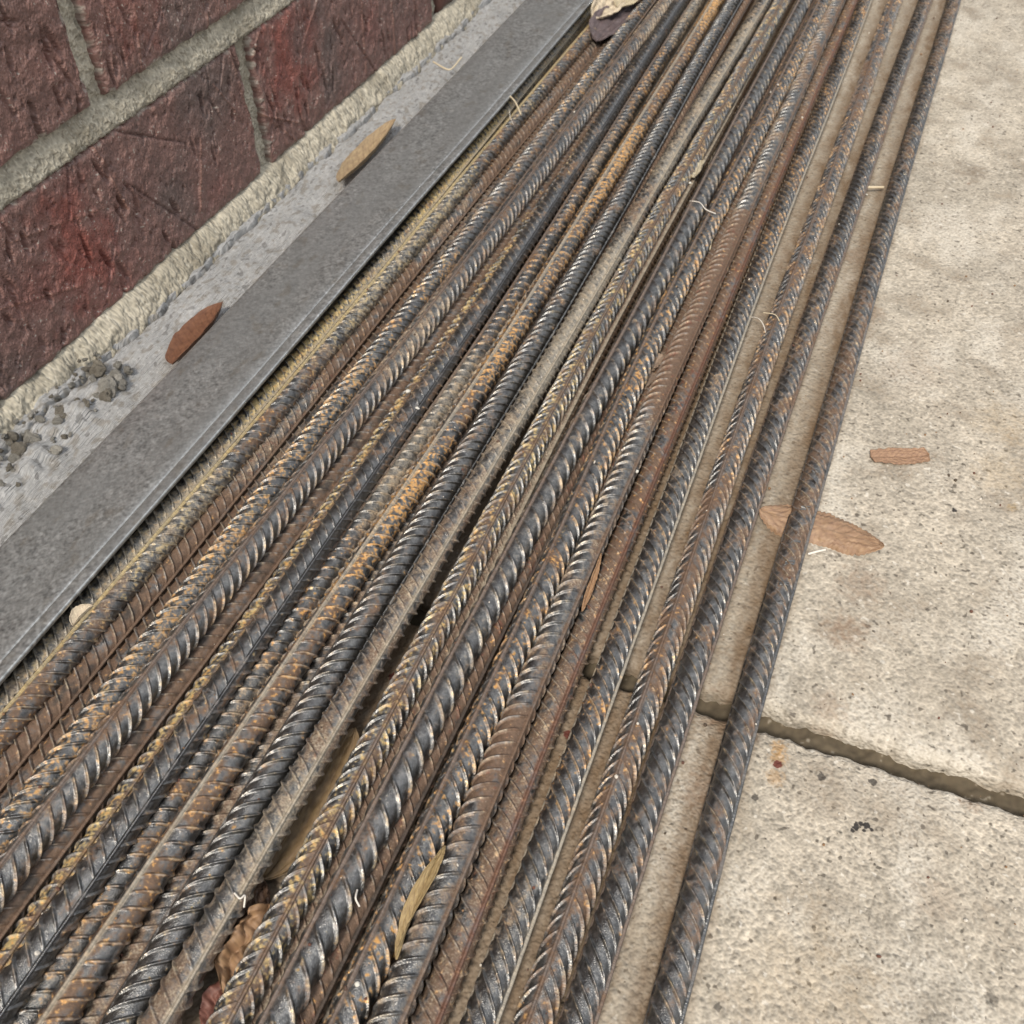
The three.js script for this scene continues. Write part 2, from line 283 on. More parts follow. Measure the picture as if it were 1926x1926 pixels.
function brick(z0, z1, y0, seed, detail) {
  const L = z1 - z0, R = brickRelief(seed, z0, z1), st = detail ? 0.0007 : 0.006;
  const nz = Math.round(L / st), ny = Math.round(BH / st);
  const face = (a, b) => {                                        // a along z, b up; returns x offset
    const e = Math.min(a, L - a, b, BH - b), k = clamp(1 - e / 0.0035);
    return -0.0034 * (1 - Math.sqrt(Math.max(0, 1 - k * k))) + 0.0018 * (fbm(a * 55 + seed * 7, b * 55, seed, 3) - 0.5) + 0.0011 * (grain(a * 700, b * 700, seed + 3) - 0.5) + (detail ? 0.0013 * reliefAt(R, a, b) : 0);
  };
  // rows -1 and ny+1 run back into the wall so that each brick has depth
  const g = gridGeo(nz + 2, ny + 2, (i, j, o) => {
    const a = clamp((i - 1) / nz) * L, b = clamp((j - 1) / ny) * BH, back = i === 0 || j === 0 || i === nz + 2 || j === ny + 2;
    const ea = Math.min(a, L - a), eb = Math.min(b, BH - b);
    const ja = (fbm(b * 130, seed, 4, 2) - 0.5) * 0.0022 * smooth(0.006, 0, ea), jb = (fbm(a * 110, seed, 9, 2) - 0.5) * 0.0022 * smooth(0.006, 0, eb);
    o[0] = back ? WX - 0.1 : WX + face(a, b); o[1] = y0 + b + jb; o[2] = z0 + a + ja;
  }, (i, j, o, q) => { q[0] = clamp((i - 1) / nz); q[1] = clamp((j - 1) / ny); }, true);
  let mat;
  if (detail) {
    const W = 1024, H = 384;
    mat = new THREE.MeshStandardMaterial({
      map: colorTex(W, H, (u, v, o) => brickColour(u * L, v * BH, L, seed, R, o), THREE.ClampToEdgeWrapping),
      bumpMap: dataTex(W, H, (u, v, o) => { const a = u * L, b = v * BH; o[0] = o[1] = o[2] = 0.5 + 0.55 * (grain(a * 1500, b * 1100, seed) - 0.5) + 0.5 * (grain(a * 3600, b * 3000, seed) - 0.5); }, THREE.ClampToEdgeWrapping),
      bumpScale: 0.0009, roughness: 0.50,
    });
  } else mat = plainBrick;
  part('brick', g, mat, wall);
}
function brickColour(a, b, L, seed, R, o) {
  const n = fbm(a * 14 + seed * 3, b * 14, 1, 3), m = fbm(a * 90, b * 60, seed, 3), f = grain(a * 2600, b * 2600, seed);
  o[0] = 0.205; o[1] = 0.118; o[2] = 0.102;
  const rc = seed === 3 ? [0.150, 0.034] : [0.19, 0.05], dr = Math.hypot(a - rc[0], (b - rc[1]) * 0.8) + (m - 0.5) * 0.05 + (n - 0.5) * 0.05;
  mix3(o, [0.27, 0.078, 0.060], smooth(0.036, 0.004, dr) * 0.75);
  mix3(o, [0.235, 0.100, 0.084], smooth(0.55, 0.75, n) * 0.7);
  mix3(o, [0.125, 0.098, 0.090], smooth(0.47, 0.28, n) * 0.7);
  const k = 0.42 + 0.7 * m + 0.5 * f; o[0] *= k; o[1] *= k; o[2] *= k;
  // cement smears along the edges, lime dots
  const e = Math.min(b, BH - b, Math.min(a, L - a) * 0.8) + (fbm(a * 200, b * 200, seed + 5, 3) - 0.5) * 0.010;
  mix3(o, [0.40, 0.37, 0.32], smooth(0.0016, -0.0012, e) * 0.85 * clamp(0.3 + 1.3 * f));
  if (f > 0.9 && m > 0.5) mix3(o, [0.5, 0.47, 0.42], 0.7);
  for (const [ga, gb, cx, cy, l, w, s] of R.lines) {
    if (s < 0) continue; const dx = a - ga, dy = b - gb, p = dx * cx + dy * cy; if (Math.abs(p) > l) continue;
    const q = Math.abs(-dx * cy + dy * cx) / w; if (q < 1.2) mix3(o, [0.22, 0.115, 0.085], smooth(1.2, 0.3, q) * 0.6 * (0.4 + m));
  }
}
const plainBrick = new THREE.MeshStandardMaterial({ color: new THREE.Color().setRGB(0.11, 0.05, 0.04), roughness: 0.6 });
const HJ = 0.0108, PITCH = 0.235;
for (let c = 0; c < 3; c++) for (let k = -7; k <= 3; k++) {
  const joint = c % 2 ? -0.3497 + k * PITCH : -0.462 + k * PITCH;   // centre of the joint at the far end of this brick
  const z0 = joint + HJ / 2, z1 = joint + PITCH - HJ / 2;
  const detail = (c === 0 && (k === 0 || k === -1)) || (c === 1 && (k === 0 || k === -1));
  if (z1 < -1.6 || z0 > 1) continue;
  brick(z0, z1, Y0 + c * COURSE, c === 0 && k === 0 ? 3 : 11 + c * 20 + k, detail);
}
const mortarTex = colorTex(1024, 512, (u, v, o) => {
  const x = u * 0.4, y = v * 0.2, n = fbm(x * 60, y * 60, 3, 3), f = grain(x * 2560, y * 2560, 5), f2 = grain(x * 1280, y * 1280, 9), k = 0.24 + 0.40 * n + 0.56 * f + 0.56 * f2;
  o[0] = 0.45 * k; o[1] = 0.415 * k; o[2] = 0.335 * k; mix3(o, [0.15, 0.125, 0.085], smooth(0.5, 0.72, fbm(x * 34 + 5, y * 34, 12, 3)) * 0.6 * clamp(1.8 * f - 0.2)); if (f2 > 0.85) mix3(o, [0.13, 0.11, 0.08], 0.6); if (f > 0.9) mix3(o, [0.6, 0.58, 0.5], 0.5);
});
const mortarBump = dataTex(1024, 512, (u, v, o) => { const x = u * 0.4, y = v * 0.2; o[0] = o[1] = o[2] = 0.5 + 0.4 * (grain(x * 2560, y * 2560, 5) - 0.5) + 0.5 * (grain(x * 1280, y * 1280, 9) - 0.5) + 0.3 * (fbm(x * 160, y * 160, 2, 2) - 0.5); });
const mortarMat = new THREE.MeshStandardMaterial({ map: mortarTex, bumpMap: mortarBump, bumpScale: 0.0017, roughness: 0.95 });
{
  const zs = breaks([0.9, 0, 0.05], [0, -0.75, 0.0016], [-0.75, -1.6, 0.03]);
  const ys = breaks([Y0 - 0.002, 0.165, 0.0015], [0.165, Y0 + 3 * COURSE, 0.01]);
  part('mortar', gridGeo(zs.length - 1, ys.length - 1, (i, j, o) => {
    const z = zs[i], y = ys[j], t = ((y - Y0) % COURSE + COURSE) % COURSE, jt = COURSE - BH;
    const inBed = t > BH ? (t - BH) / jt : -1;                    // 0 at the lower edge of a bed joint
    const rec = inBed >= 0 ? 0.0002 + 0.0048 * inBed * inBed : 0.0045;
    o[0] = WX - rec + (fbm(z * 180, y * 180, 4, 3) - 0.5) * 0.0030 + (vn(z * 560, y * 560, 2) - 0.5) * 0.0016; o[1] = y; o[2] = z;
  }, (i, j, o, q) => { q[0] = o[2] / 0.4; q[1] = o[1] / 0.2; }), mortarMat, wall);
  // smeared mortar between the lowest course and the footing
  const ws = breaks([0, 1, 1 / 22]);
  part('mortar_fillet', gridGeo(zs.length - 1, ws.length - 1, (i, j, o) => {
    const z = zs[i], w = ws[j], lump = fbm(z * 17, w * 1.2, 8, 4) - 0.42, near = smooth(-0.42, -0.24, z);
    o[0] = WX - 0.004 + 0.0150 * Math.pow(w, 0.5) + lump * 0.007 * Math.sin(Math.PI * Math.min(1, w * 1.15)) * (0.7 + 0.8 * near) + (fbm(z * 150, w * 3.5, 5, 4) - 0.5) * 0.0036 + (grain(z * 900, w * 22, 2) - 0.5) * 0.0012;
    o[1] = lerp(Y0 + 0.0018 + (fbm(z * 70, 2, 6, 2) - 0.5) * 0.004, -0.006, w); o[2] = z;
  }, (i, j, o, q) => { q[0] = o[2] / 0.4; q[1] = ws[j] * 0.1 + 0.05; }), mortarMat, wall);
  // the wall goes on above the photograph
  const up = new THREE.BoxGeometry(0.1, 2.1, 4.2); up.translate(WX - 0.052, Y0 + 3 * COURSE + 1.05, -0.4);
  part('upper_courses', up, plainBrick, wall);
}

// ---------------------------------------------------------------- cement footing between wall and channel
{
  const cement = colorTex(512, 2048, (u, v, o) => {
    const x = u * 0.09, z = v * 0.8, n = fbm(x * 60, z * 40, 3, 4), f = grain(x * 2600, z * 2560, 5), s = fbm(x * 240, z * 160, 8, 2), k = 0.66 + 0.4 * n + 0.24 * f;
    o[0] = 0.36 * k; o[1] = 0.365 * k; o[2] = 0.37 * k;
    mix3(o, [0.17, 0.145, 0.11], smooth(0.52, 0.7, s) * 0.5); if (f > 0.86) mix3(o, [0.5, 0.5, 0.5], 0.4); if (s < 0.3) mix3(o, [0.08, 0.075, 0.07], 0.5);
  });
  const xs = breaks([-0.352, -0.336, 0.001], [-0.336, -0.322, 0.00045], [-0.322, -0.30, 0.0009], [-0.30, -0.255, 0.004]), zs = breaks([0.9, -0.05, 0.05], [-0.05, -0.8, 0.0013], [-0.8, -1.6, 0.03]);
  const footing = structure('cement_footing', gridGeo(zs.length - 1, xs.length - 1, (i, j, o) => {
    const z = zs[i], x = xs[j], near = smooth(-0.30, -0.245, z + (fbm(x * 90, z * 90, 6, 2) - 0.5) * 0.03);
    let y = 0.0062 + (fbm(x * 40, z * 22, 3, 2) - 0.5) * 0.0045 + (fbm(x * 300, z * 220, 5, 2) - 0.5) * 0.0011 + (vn(x * 1000, z * 800, 3) - 0.5) * 0.0005;
    y += smooth(-0.325, -0.338, x + (fbm(z * 50, 1, 2, 2) - 0.5) * 0.012) * 0.002;
    y -= 0.0060 * smooth(0.0016, 0.0004, Math.abs(x + 0.3302 + (fbm(z * 38, 4, 4, 3) - 0.5) * 0.010));      // open crack under the mortar
    const lump = 0.75 * vn(x * 95 + 4, z * 95, 9) + 0.25 * vn(x * 330, z * 330, 2), edge = x + 0.312 + (fbm(z * 80, 7, 1, 2) - 0.5) * 0.02;
    y += near * smooth(0.004, -0.006, edge) * (0.001 + 0.006 * lump);                           // broken rubble cement
    y = lerp(y, 0.0012 + (fbm(x * 200, z * 120, 15, 3) - 0.5) * 0.002, smooth(-0.322, -0.300, x + (fbm(z * 26, 3, 12, 3) - 0.5) * 0.018)); o[0] = x; o[1] = y; o[2] = z;
  }, (i, j, o, q) => { q[0] = (o[0] + 0.345) / 0.09; q[1] = (o[2] + 0.8) / 0.8; }, false), new THREE.MeshStandardMaterial({ map: cement, bumpMap: mortarBump, bumpScale: 0.0009, roughness: 0.72 }));
  // broken rubble cement and pebbles heaped against the mortar at the near end
  reseed(515);
  const rubbleTex = colorTex(256, 256, (u, v, o) => { const n = fbm(u * 9, v * 9, 3, 3), f = grain(u * 256, v * 256, 5), k = 0.45 + 0.6 * n + 0.35 * f; o[0] = 0.38 * k; o[1] = 0.365 * k; o[2] = 0.33 * k; });
  const rubble = [0, 1, 2].map(i => new THREE.MeshStandardMaterial({ map: rubbleTex, bumpMap: mortarBump, bumpScale: 0.0007, roughness: 0.85, color: new THREE.Color().setRGB(...[[1, 1, 1], [0.72, 0.68, 0.62], [1.5, 1.5, 1.5]][i]) }));
  for (let i = 0; i < 240; i++) {
    const z = -0.155 - 0.135 * rnd(), x = -0.334 + 0.021 * rnd() + (rnd() - 0.5) * 0.004, r = 0.0008 + 0.0072 * rnd() * rnd() * rnd();
    exact = true; const g = mergeVertices(new THREE.IcosahedronGeometry(r, r > 0.0025 ? 4 : 2).deleteAttribute('normal')), p = g.attributes.position, sd = rnd() * 40;
    for (let k = 0; k < p.count; k++) { const a = p.getX(k) / r, b = p.getY(k) / r, c = p.getZ(k) / r, n = 0.72 + 0.6 * (vn(a * 0.9 + c * 0.5 + sd, b * 0.9 - c * 0.6, 1) - 0.5) + 0.42 * (vn(a * 2.4 + c * 1.3, b * 2.4 - c * 1.7 + sd, 2) - 0.5) + 0.16 * (vn(a * 7 + c * 4, b * 7 - c * 5 + sd, 3) - 0.5); p.setXYZ(k, a * n * r * 1.25, b * n * r * 0.85, c * n * r); }
    g.computeVertexNormals(); exact = false; const m = part('rubble_stone', g, rubble[rnd() < 0.12 ? 2 : rnd() < 0.5 ? 0 : 1], footing);
    m.position.set(x, 0.006 + 0.009 * smooth(-0.310, -0.334, x) * rnd(), z); m.rotation.set(rnd() * 6, rnd() * 6, rnd() * 6);
  }
}

// ---------------------------------------------------------------- galvanised channel along the wall
{
  const zinc = colorTex(2048, 512, (u, v, o) => {
    const z = u * 1.0, x = v * 0.09, sp = grain(z * 1250, x * 1250, 2), sp2 = grain(z * 2600, x * 2600, 4), n = fbm(z * 14, x * 30, 3, 3), d = fbm(z * 70, x * 140, 7, 3);
    const k = 0.80 + 0.40 * (sp - 0.5) + 0.50 * (sp2 - 0.5) + 0.30 * (n - 0.5);
    o[0] = 0.60 * k; o[1] = 0.625 * k; o[2] = 0.63 * k;
    mix3(o, [0.40, 0.42, 0.425], smooth(0.45, 0.62, n) * 0.5);
    mix3(o, [0.30, 0.26, 0.20], smooth(0.60, 0.8, d) * 0.35);
    if (fbm(z * 150, x * 150, 5, 2) > 0.80 && sp > 0.5) mix3(o, [0.7, 0.72, 0.70], 0.6);
  });
  const rough = dataTex(1024, 256, (u, v, o) => { const n = vn(u * 900, v * 81, 2); o[0] = 0; o[1] = 0.36 + 0.2 * n; o[2] = 0.85; });
  const T = 0.0013, TOP = 0.022;
  const sec = [];                                                 // [blend left..right, x offset, y]
  sec.push([0, 0, 0.0022], [0, 0, TOP - 0.003]);
  for (let k = 1; k <= 6; k++) { const a = k / 6 * Math.PI / 2; sec.push([0, 0.003 - 0.003 * Math.cos(a), TOP - 0.003 + 0.003 * Math.sin(a)]); }
  for (let k = 1; k < 8; k++) sec.push([k / 8, 0.003 - 0.0085 * k / 8, TOP + 0.0002 * Math.sin(k)]);
  sec.push([1, -0.0062, TOP], [1, -0.0056, TOP - 0.0005], [1, -0.0050, TOP - 0.0005], [1, -0.0044, TOP], [1, -0.0022, TOP]);
  for (let k = 1; k <= 4; k++) { const a = k / 4 * Math.PI / 2; sec.push([1, -0.0010 + 0.0010 * Math.sin(a), TOP - 0.0010 + 0.0010 * Math.cos(a)]); }
  sec.push([1, 0, TOP - 0.0018], [1, -0.0006, TOP - 0.0021], [0, 0.0036, TOP - 0.0021], [0, T, TOP - 0.0042], [0, T, 0.0022], [0, 0, 0.0022]);
  const len = [0]; for (let k = 1; k < sec.length; k++) len.push(len[k - 1] + Math.hypot((sec[k][0] - sec[k - 1][0]) * 0.045 + sec[k][1] - sec[k - 1][1], sec[k][2] - sec[k - 1][2]));
  const zs = breaks([0.35, -1.35, 0.012]);
  const g = gridGeo(zs.length - 1, sec.length - 1, (i, j, o) => {
    const z = zs[i], xl = -0.2795 + 0.0155 * z, xr = -0.2374 + 0.0066 * z, [t, dx, y] = sec[j];
    o[0] = lerp(xl, xr, t) + dx + 0.0003 * Math.sin(z * 21 + 1); o[1] = y + (t > 0 && t < 1 ? 0.00025 * Math.sin(z * 17) : 0); o[2] = z;
  }, (i, j, o, q) => { q[0] = 0.05 - o[2]; q[1] = len[j] / 0.09; });
  const m = single('steel_channel', g, new THREE.MeshStandardMaterial({ map: zinc, roughnessMap: rough, metalnessMap: rough, roughness: 1, metalness: 1 }), 'grey galvanised steel channel lying between the brick wall and the bars', 'channel');
}

// ---------------------------------------------------------------- reinforcing bars
const R0 = 0.00462, RIBH = 0.00092, SNEAR0 = -0.14, SSPLIT = 0.36, SFAR1 = 1.22;
const STEEL = [0.150, 0.153, 0.157], STEELB = [0.31, 0.312, 0.312], BROWN = [0.150, 0.098, 0.068], RED = [0.140, 0.066, 0.045], ORANGE = [0.50, 0.28, 0.10], YELLOW = [0.46, 0.36, 0.18], DUST = [0.38, 0.335, 0.265], DARK = [0.045, 0.042, 0.040];
const crescent = a => { const s = Math.sin(a); return s <= 0 ? 0 : Math.pow(s, 0.55) * smooth(0.06, 0.34, s); };
const ribProfile = ph => { const d = Math.abs(ph - 0.5); return Math.max(0, smooth(0.16, 0.05, d)); };
// key: [pitch mm, skew mm, upper sign, lower sign, roll degrees, near weights, far weights, crest bias, long rib tone]
// weights: brown, red, orange, yellow, dust, dark
const SPEC = {
  A1: [5.2, 12, 1, -1, 34, [.40, .05, .16, .52, .25, .10], [.35, .05, .20, .30, .62, 0], -.35, DUST],
  A2: [5.0, 11, 1, -1, 115, [.55, .12, .22, .10, .12, .10], [.30, .02, .10, .38, .55, 0], .10, YELLOW],
  B: [5.2, 12, 1, -1, 16, [.80, .35, .12, .05, .05, .45], [.55, .50, .10, .10, .45, 0], .10, BROWN],
  C1: [5.5, 13, -1, 1, -2, [.42, .05, .10, .12, .05, 0], [.30, .02, .40, .30, .40, 0], .15, BROWN],
  C2: [5.7, 14, -1, 1, 100, [.40, .06, .08, .06, .08, 0], [.52, .22, .12, .08, .52, 0], .55, BROWN],
  D: [5.4, 11, -1, 1, 20, [.75, .2, .14, .2, .08, .3], [.7, .1, .05, .05, .1, .5], .2, BROWN],
  E: [5.4, 8, -1, 1, 79, [.45, .1, .20, .42, .15, 0], [.5, .1, .1, .2, .2, .2], -.2, BROWN],
  F: [5.6, 14, 1, -1, 43, [.45, .10, .10, .18, .12, 0], [.25, .03, .02, .04, .18, .25], .45, STEEL],
  G: [5.4, 8, 1, -1, 120, [.45, .08, .30, .22, .08, .15], [.40, .05, .25, .10, .62, 0], .35, BROWN],
  H: [5.4, 8, 1, -1, 107, [.62, .18, .30, .14, .10, .05], [.40, .05, .62, .35, .35, 0], .5, DUST],
  I: [5.4, 9, -1, 1, 54, [.60, .12, .14, .22, .15, 0], [.6, .1, .1, .1, .5, 0], .1, BROWN],
  J: [5.2, 13, -1, 1, -12, [.22, .04, .10, .14, .05, .08], [.32, .05, .05, .05, .25, 0], .1, STEELB],
  K: [5.4, 11, 1, -1, 48, [.62, .28, .05, .10, .42, 0], [.35, .05, .02, .08, .72, 0], .25, DUST],
  L: [5.1, 14, -1, 1, 70, [.42, .05, .12, .34, .20, 0], [.45, .03, .18, .30, .30, 0], -.1, BROWN],
  M: [5.0, 12, 1, -1, 40, [.85, .30, .12, .12, .25, 0], [.85, .2, .1, .1, .5, .1], .1, DUST],
  N: [8.4, 15, -1, 1, 125, [.34, .06, .10, .14, .10, .05], [.28, .03, .04, .10, .35, .1], .45, BROWN],
  O: [5.4, 14, 1, -1, 28, [.90, .55, .16, .06, .06, .1], [.9, .4, .1, .1, .3, .1], .2, DARK],
  P: [6.4, 15, -1, 1, 118, [.42, .10, .22, .18, .10, .1], [.32, .05, .34, .24, .15, 0], .4, BROWN],
  Q: [5.2, 9, -1, 1, 32, [.88, .50, .10, .03, .12, .05], [.42, .06, .05, .05, .40, 0], .15, BROWN],
  R: [5.2, 12, 1, -1, 49, [.72, .50, .20, .06, .10, 0], [.70, .40, .22, .05, .40, 0], .3, RED],
  S: [5.5, 18, 1, -1, 9, [.42, .10, .30, .10, .05, .15], [.30, .08, .16, .10, .42, 0], .5, DUST],
  T: [5.4, 17, -1, 1, 101, [.55, .12, .08, .06, .10, .15], [.45, .10, .28, .10, .28, 0], .3, BROWN],
  U: [5.4, 18, 1, -1, 10, [.30, .08, .10, .04, .05, .22], [.48, .08, .14, .06, .30, 0], .35, BROWN],
  V: [5.4, 17, 1, -1, 15, [.42, .05, .05, .12, .16, .22], [.62, .08, .04, .03, .30, .30], .4, STEEL],
};
const barGrey = {};
const scaleBump = dataTex(512, 512, (u, v, o) => { o[0] = o[1] = o[2] = 0.5 + 0.5 * (nz(u * 64, v * 64) * 0.8 + nz(u * 64 * 2 + 9, v * 128) * 0.7); });
scaleBump.repeat.set(24, 2.4);
function barMaterial(seed, spec) {
  const [pitch, skew, sgU, sgL, , wn, wf, crest, tone] = spec, P = pitch / 1000, K = skew / 1000, W = 2048, H = 128;
  const RB = new Float32Array(W * H / 2);
  const eval_ = (u, v, o) => {
    const near = v < 0.5, be = (near ? v * 2 : v * 2 - 1) * Math.PI * 2;
    const s = near ? lerp(SNEAR0 - 0.01, SSPLIT + 0.015, u) : lerp(SSPLIT - 0.015, SFAR1 + 0.01, u);
    const up = be < Math.PI, a = up ? be : be - Math.PI, q = (s - (up ? sgU : sgL) * K * (a / Math.PI - 0.5)) / P, ph = q - Math.floor(q);
    const rib = crescent(a) * ribProfile(ph);
    const so = s + seed * 3.7, t = smooth(0.36, 0.64, fbm(so * 7, seed, 4, 2)), w = i => lerp(wn[i], wf[i], t);
    
    const ar = be * R0, n1 = fbm(so * 70, ar * 130, seed, 2), n2 = fbm(so * 330 + 50, ar * 420, seed, 2), n3 = vn(so * 1700, ar * 1900, seed), n4 = fbm(so * 150 + 90, ar * 260, seed + 31, 2), n5 = vn(so * 760, ar * 800, seed + 3);
    o[0] = STEEL[0]; o[1] = STEEL[1]; o[2] = STEEL[2]; mix3(o, STEELB, clamp(1.6 * (n2 - 0.28))); 
    let rust = 0, dust = 0;
    const bias = crest * (rib - 0.35) * 0.5;
    const lay = (c, wt, n, soft) => { const th = 0.86 - 0.72 * wt, k = smooth(th - soft, th + soft, n + bias * 0.7); mix3(o, c, k); rust = Math.max(rust, k); };
    lay(BROWN, w(0) * 0.82 + 0.10, n1 * 0.6 + n2 * 0.4 + (n3 - 0.5) * 0.12, 0.09);
    lay(RED, w(1) * 0.66, n4 * 0.7 + n5 * 0.3, 0.08);
    lay(YELLOW, w(3) * 0.8 + 0.12, n4 * 0.35 + n2 * 0.35 + n5 * 0.3 + (n3 - 0.5) * 0.15, 0.07);
    lay(ORANGE, w(2) * 0.74 + 0.14, n2 * 0.45 + n5 * 0.35 + n1 * 0.2 + (n3 - 0.5) * 0.15, 0.06);
    if (w(5) > 0) { const k = smooth(0.75 - 0.6 * w(5), 0.9 - 0.5 * w(5), n1 * 0.5 + n4 * 0.5) * 0.85; mix3(o, DARK, k); rust = Math.max(rust, k * 0.7); }
    { const th = 0.90 - 0.72 * w(4), k = smooth(th - 0.16, th + 0.2, n2 * 0.45 + n3 * 0.35 + n1 * 0.2) * 0.8; mix3(o, DUST, k); dust = k; }
    const worn = smooth(0.55, 0.95, rib * 0.9 + (n2 - 0.5) * 1.1 + (n5 - 0.5) * 0.4) * 0.75; if (worn > 0) { mix3(o, n4 > 0.5 || dust > 0.3 ? DUST : STEELB, worn * 0.85); rust *= 1 - worn * 0.65; }
    const dl = Math.min(be, Math.abs(be - Math.PI), Math.PI * 2 - be), lr = smooth(0.30, 0.16, dl);
    if (lr > 0) { mix3(o, tone, lr * clamp(0.35 + 0.7 * n2)); rust = Math.max(rust, lr * (tone === STEEL || tone === STEELB ? 0 : 0.7)); }
    const k = 0.50 + 0.52 * n3 + 0.48 * n5; o[0] *= k; o[1] *= k; o[2] *= k;
    const px = Math.floor(u * W), py = Math.floor(v * H); if (!(px & 1) && !(py & 1)) { const q = ((py >> 1) * (W >> 1) + (px >> 1)) * 2; RB[q] = Math.max(rust, dust * 0.8); RB[q + 1] = n3; }
  };
  const map = colorTex(W, H, eval_, THREE.ClampToEdgeWrapping);
  const rm = dataTex(W / 2, H / 2, (u, v, o) => { const q = (Math.floor(v * H / 2) * (W >> 1) + Math.floor(u * W / 2)) * 2, r = RB[q], n = RB[q + 1]; o[0] = 0; o[1] = lerp(0.26 + 0.20 * n, 0.52 + 0.24 * n, r); o[2] = lerp(0.95, 0.22, smooth(0, 0.8, r)); }, THREE.ClampToEdgeWrapping);
  return new THREE.MeshStandardMaterial({ map, roughnessMap: rm, metalnessMap: rm, roughness: 1, metalness: 1, bumpMap: scaleBump, bumpScale: 0.00022 });
}
function barGeometry(pts, yc, spec, seed, cheap) {
  const [pitch, skew, sgU, sgL, roll] = spec, P = pitch / 1000, K = skew / 1000, phi = roll * Math.PI / 180;
  const F_NEAR = [[0, 0], [.29, 0], [.352, .03], [.41, .42], [.452, .93], [.50, 1], [.546, .96], [.592, .50], [.648, .03], [.71, 0]], F_FAR = [[0, 0], [.29, 0], [.37, .06], [.45, .96], [.55, .96], [.63, .06], [.71, 0]];
  const wob = s => 0.00035 * Math.sin(s * 9 + seed) + 0.0002 * Math.sin(s * 23 + seed * 2);
  const place = (s, al, r, o) => { const z = -s; o[0] = pathX(pts, z) + 0.0004 * Math.sin(s * 13 + seed * 1.7) + r * Math.cos(al); o[1] = yc + wob(s) * (yc > 0.009 ? 1 : 0.2) + r * Math.sin(al); o[2] = z; };
  const UVs = (s, be, near, q) => { if (near) { q[0] = (s - SNEAR0 + 0.01) / (SSPLIT + 0.025 - SNEAR0); q[1] = clamp(be / (Math.PI * 2), 0.004, 0.996) * 0.5; } else { q[0] = (s - SSPLIT + 0.015) / (SFAR1 + 0.025 - SSPLIT); q[1] = 0.5 + clamp(be / (Math.PI * 2), 0.004, 0.996) * 0.5; } };
  const faces = [], ribs = [];
  for (const row of [0, 1]) {
    const sg = row ? sgL : sgU, gs = [], iS = Math.round(SSPLIT / P);
    for (const near of [true, false]) {
      const fk = near && !cheap ? F_NEAR : F_FAR, NA = near && !cheap ? 12 : 8;
      const i0 = near ? Math.floor(SNEAR0 / P) : iS, i1 = near ? iS : Math.ceil(SFAR1 / P), n = (i1 - i0) * fk.length;
      gs.push(gridGeo(NA, n, (i, j, o) => {
        const ri = i0 + Math.floor(j / fk.length), [f, hgt] = fk[j % fk.length], a = Math.PI * i / NA;
        const s = clamp(P * (ri + f) + sg * K * (a / Math.PI - 0.5), SNEAR0, SFAR1);
        const jit = 0.86 + 0.28 * hash3(ri, row, seed);
        place(s, phi + row * Math.PI + a, R0 + RIBH * crescent(a) * hgt * jit + 0.00007 * (vn(s * 160, a * 3, seed) - 0.5), o); o[3] = s;
      }, (i, j, o, q) => UVs(o[3], row * Math.PI + Math.PI * i / NA, near, q)));
    }
    faces.push(mergeGeometries(gs));
    // longitudinal rib where the two rows meet
    const sec = [[-1.0, -0.35], [-0.66, 0.35], [-0.45, 0.66], [-0.15, 0.76], [0.2, 0.75], [0.48, 0.64], [0.68, 0.33], [1.0, -0.35]], lg = [];
    for (const near of [true, false]) {
      const ss = near ? breaks([SNEAR0, SSPLIT, 0.004]) : breaks([SSPLIT, SFAR1, 0.010]);
      lg.push(gridGeo(sec.length - 1, ss.length - 1, (i, j, o) => {
        const s = ss[j], [t, h] = sec[i], ww = 0.72 + 0.10 * (vn(s * 60, row, seed) - 0.5), hh = 1 + 0.35 * (vn(s * 140, row + 4, seed) - 0.5);
        const r = R0 + h * hh * 0.001, al = phi + row * Math.PI + t * ww * 0.001 / R0; place(s, al, r, o); o[3] = s;
      }, (i, j, o, q) => UVs(o[3], row * Math.PI + (sec[i][0] + 1) * 0.05 + 0.02, near, q)));
    }
    ribs.push(mergeGeometries(lg));
  }
  const caps = [SNEAR0, SFAR1].map(s => { const c = new THREE.CircleGeometry(R0, 20), o = [0, 0, 0]; place(s, 0, 0, o); c.translate(o[0], o[1], o[2]); return c; });
  return { faces, ribs, caps, place };
}
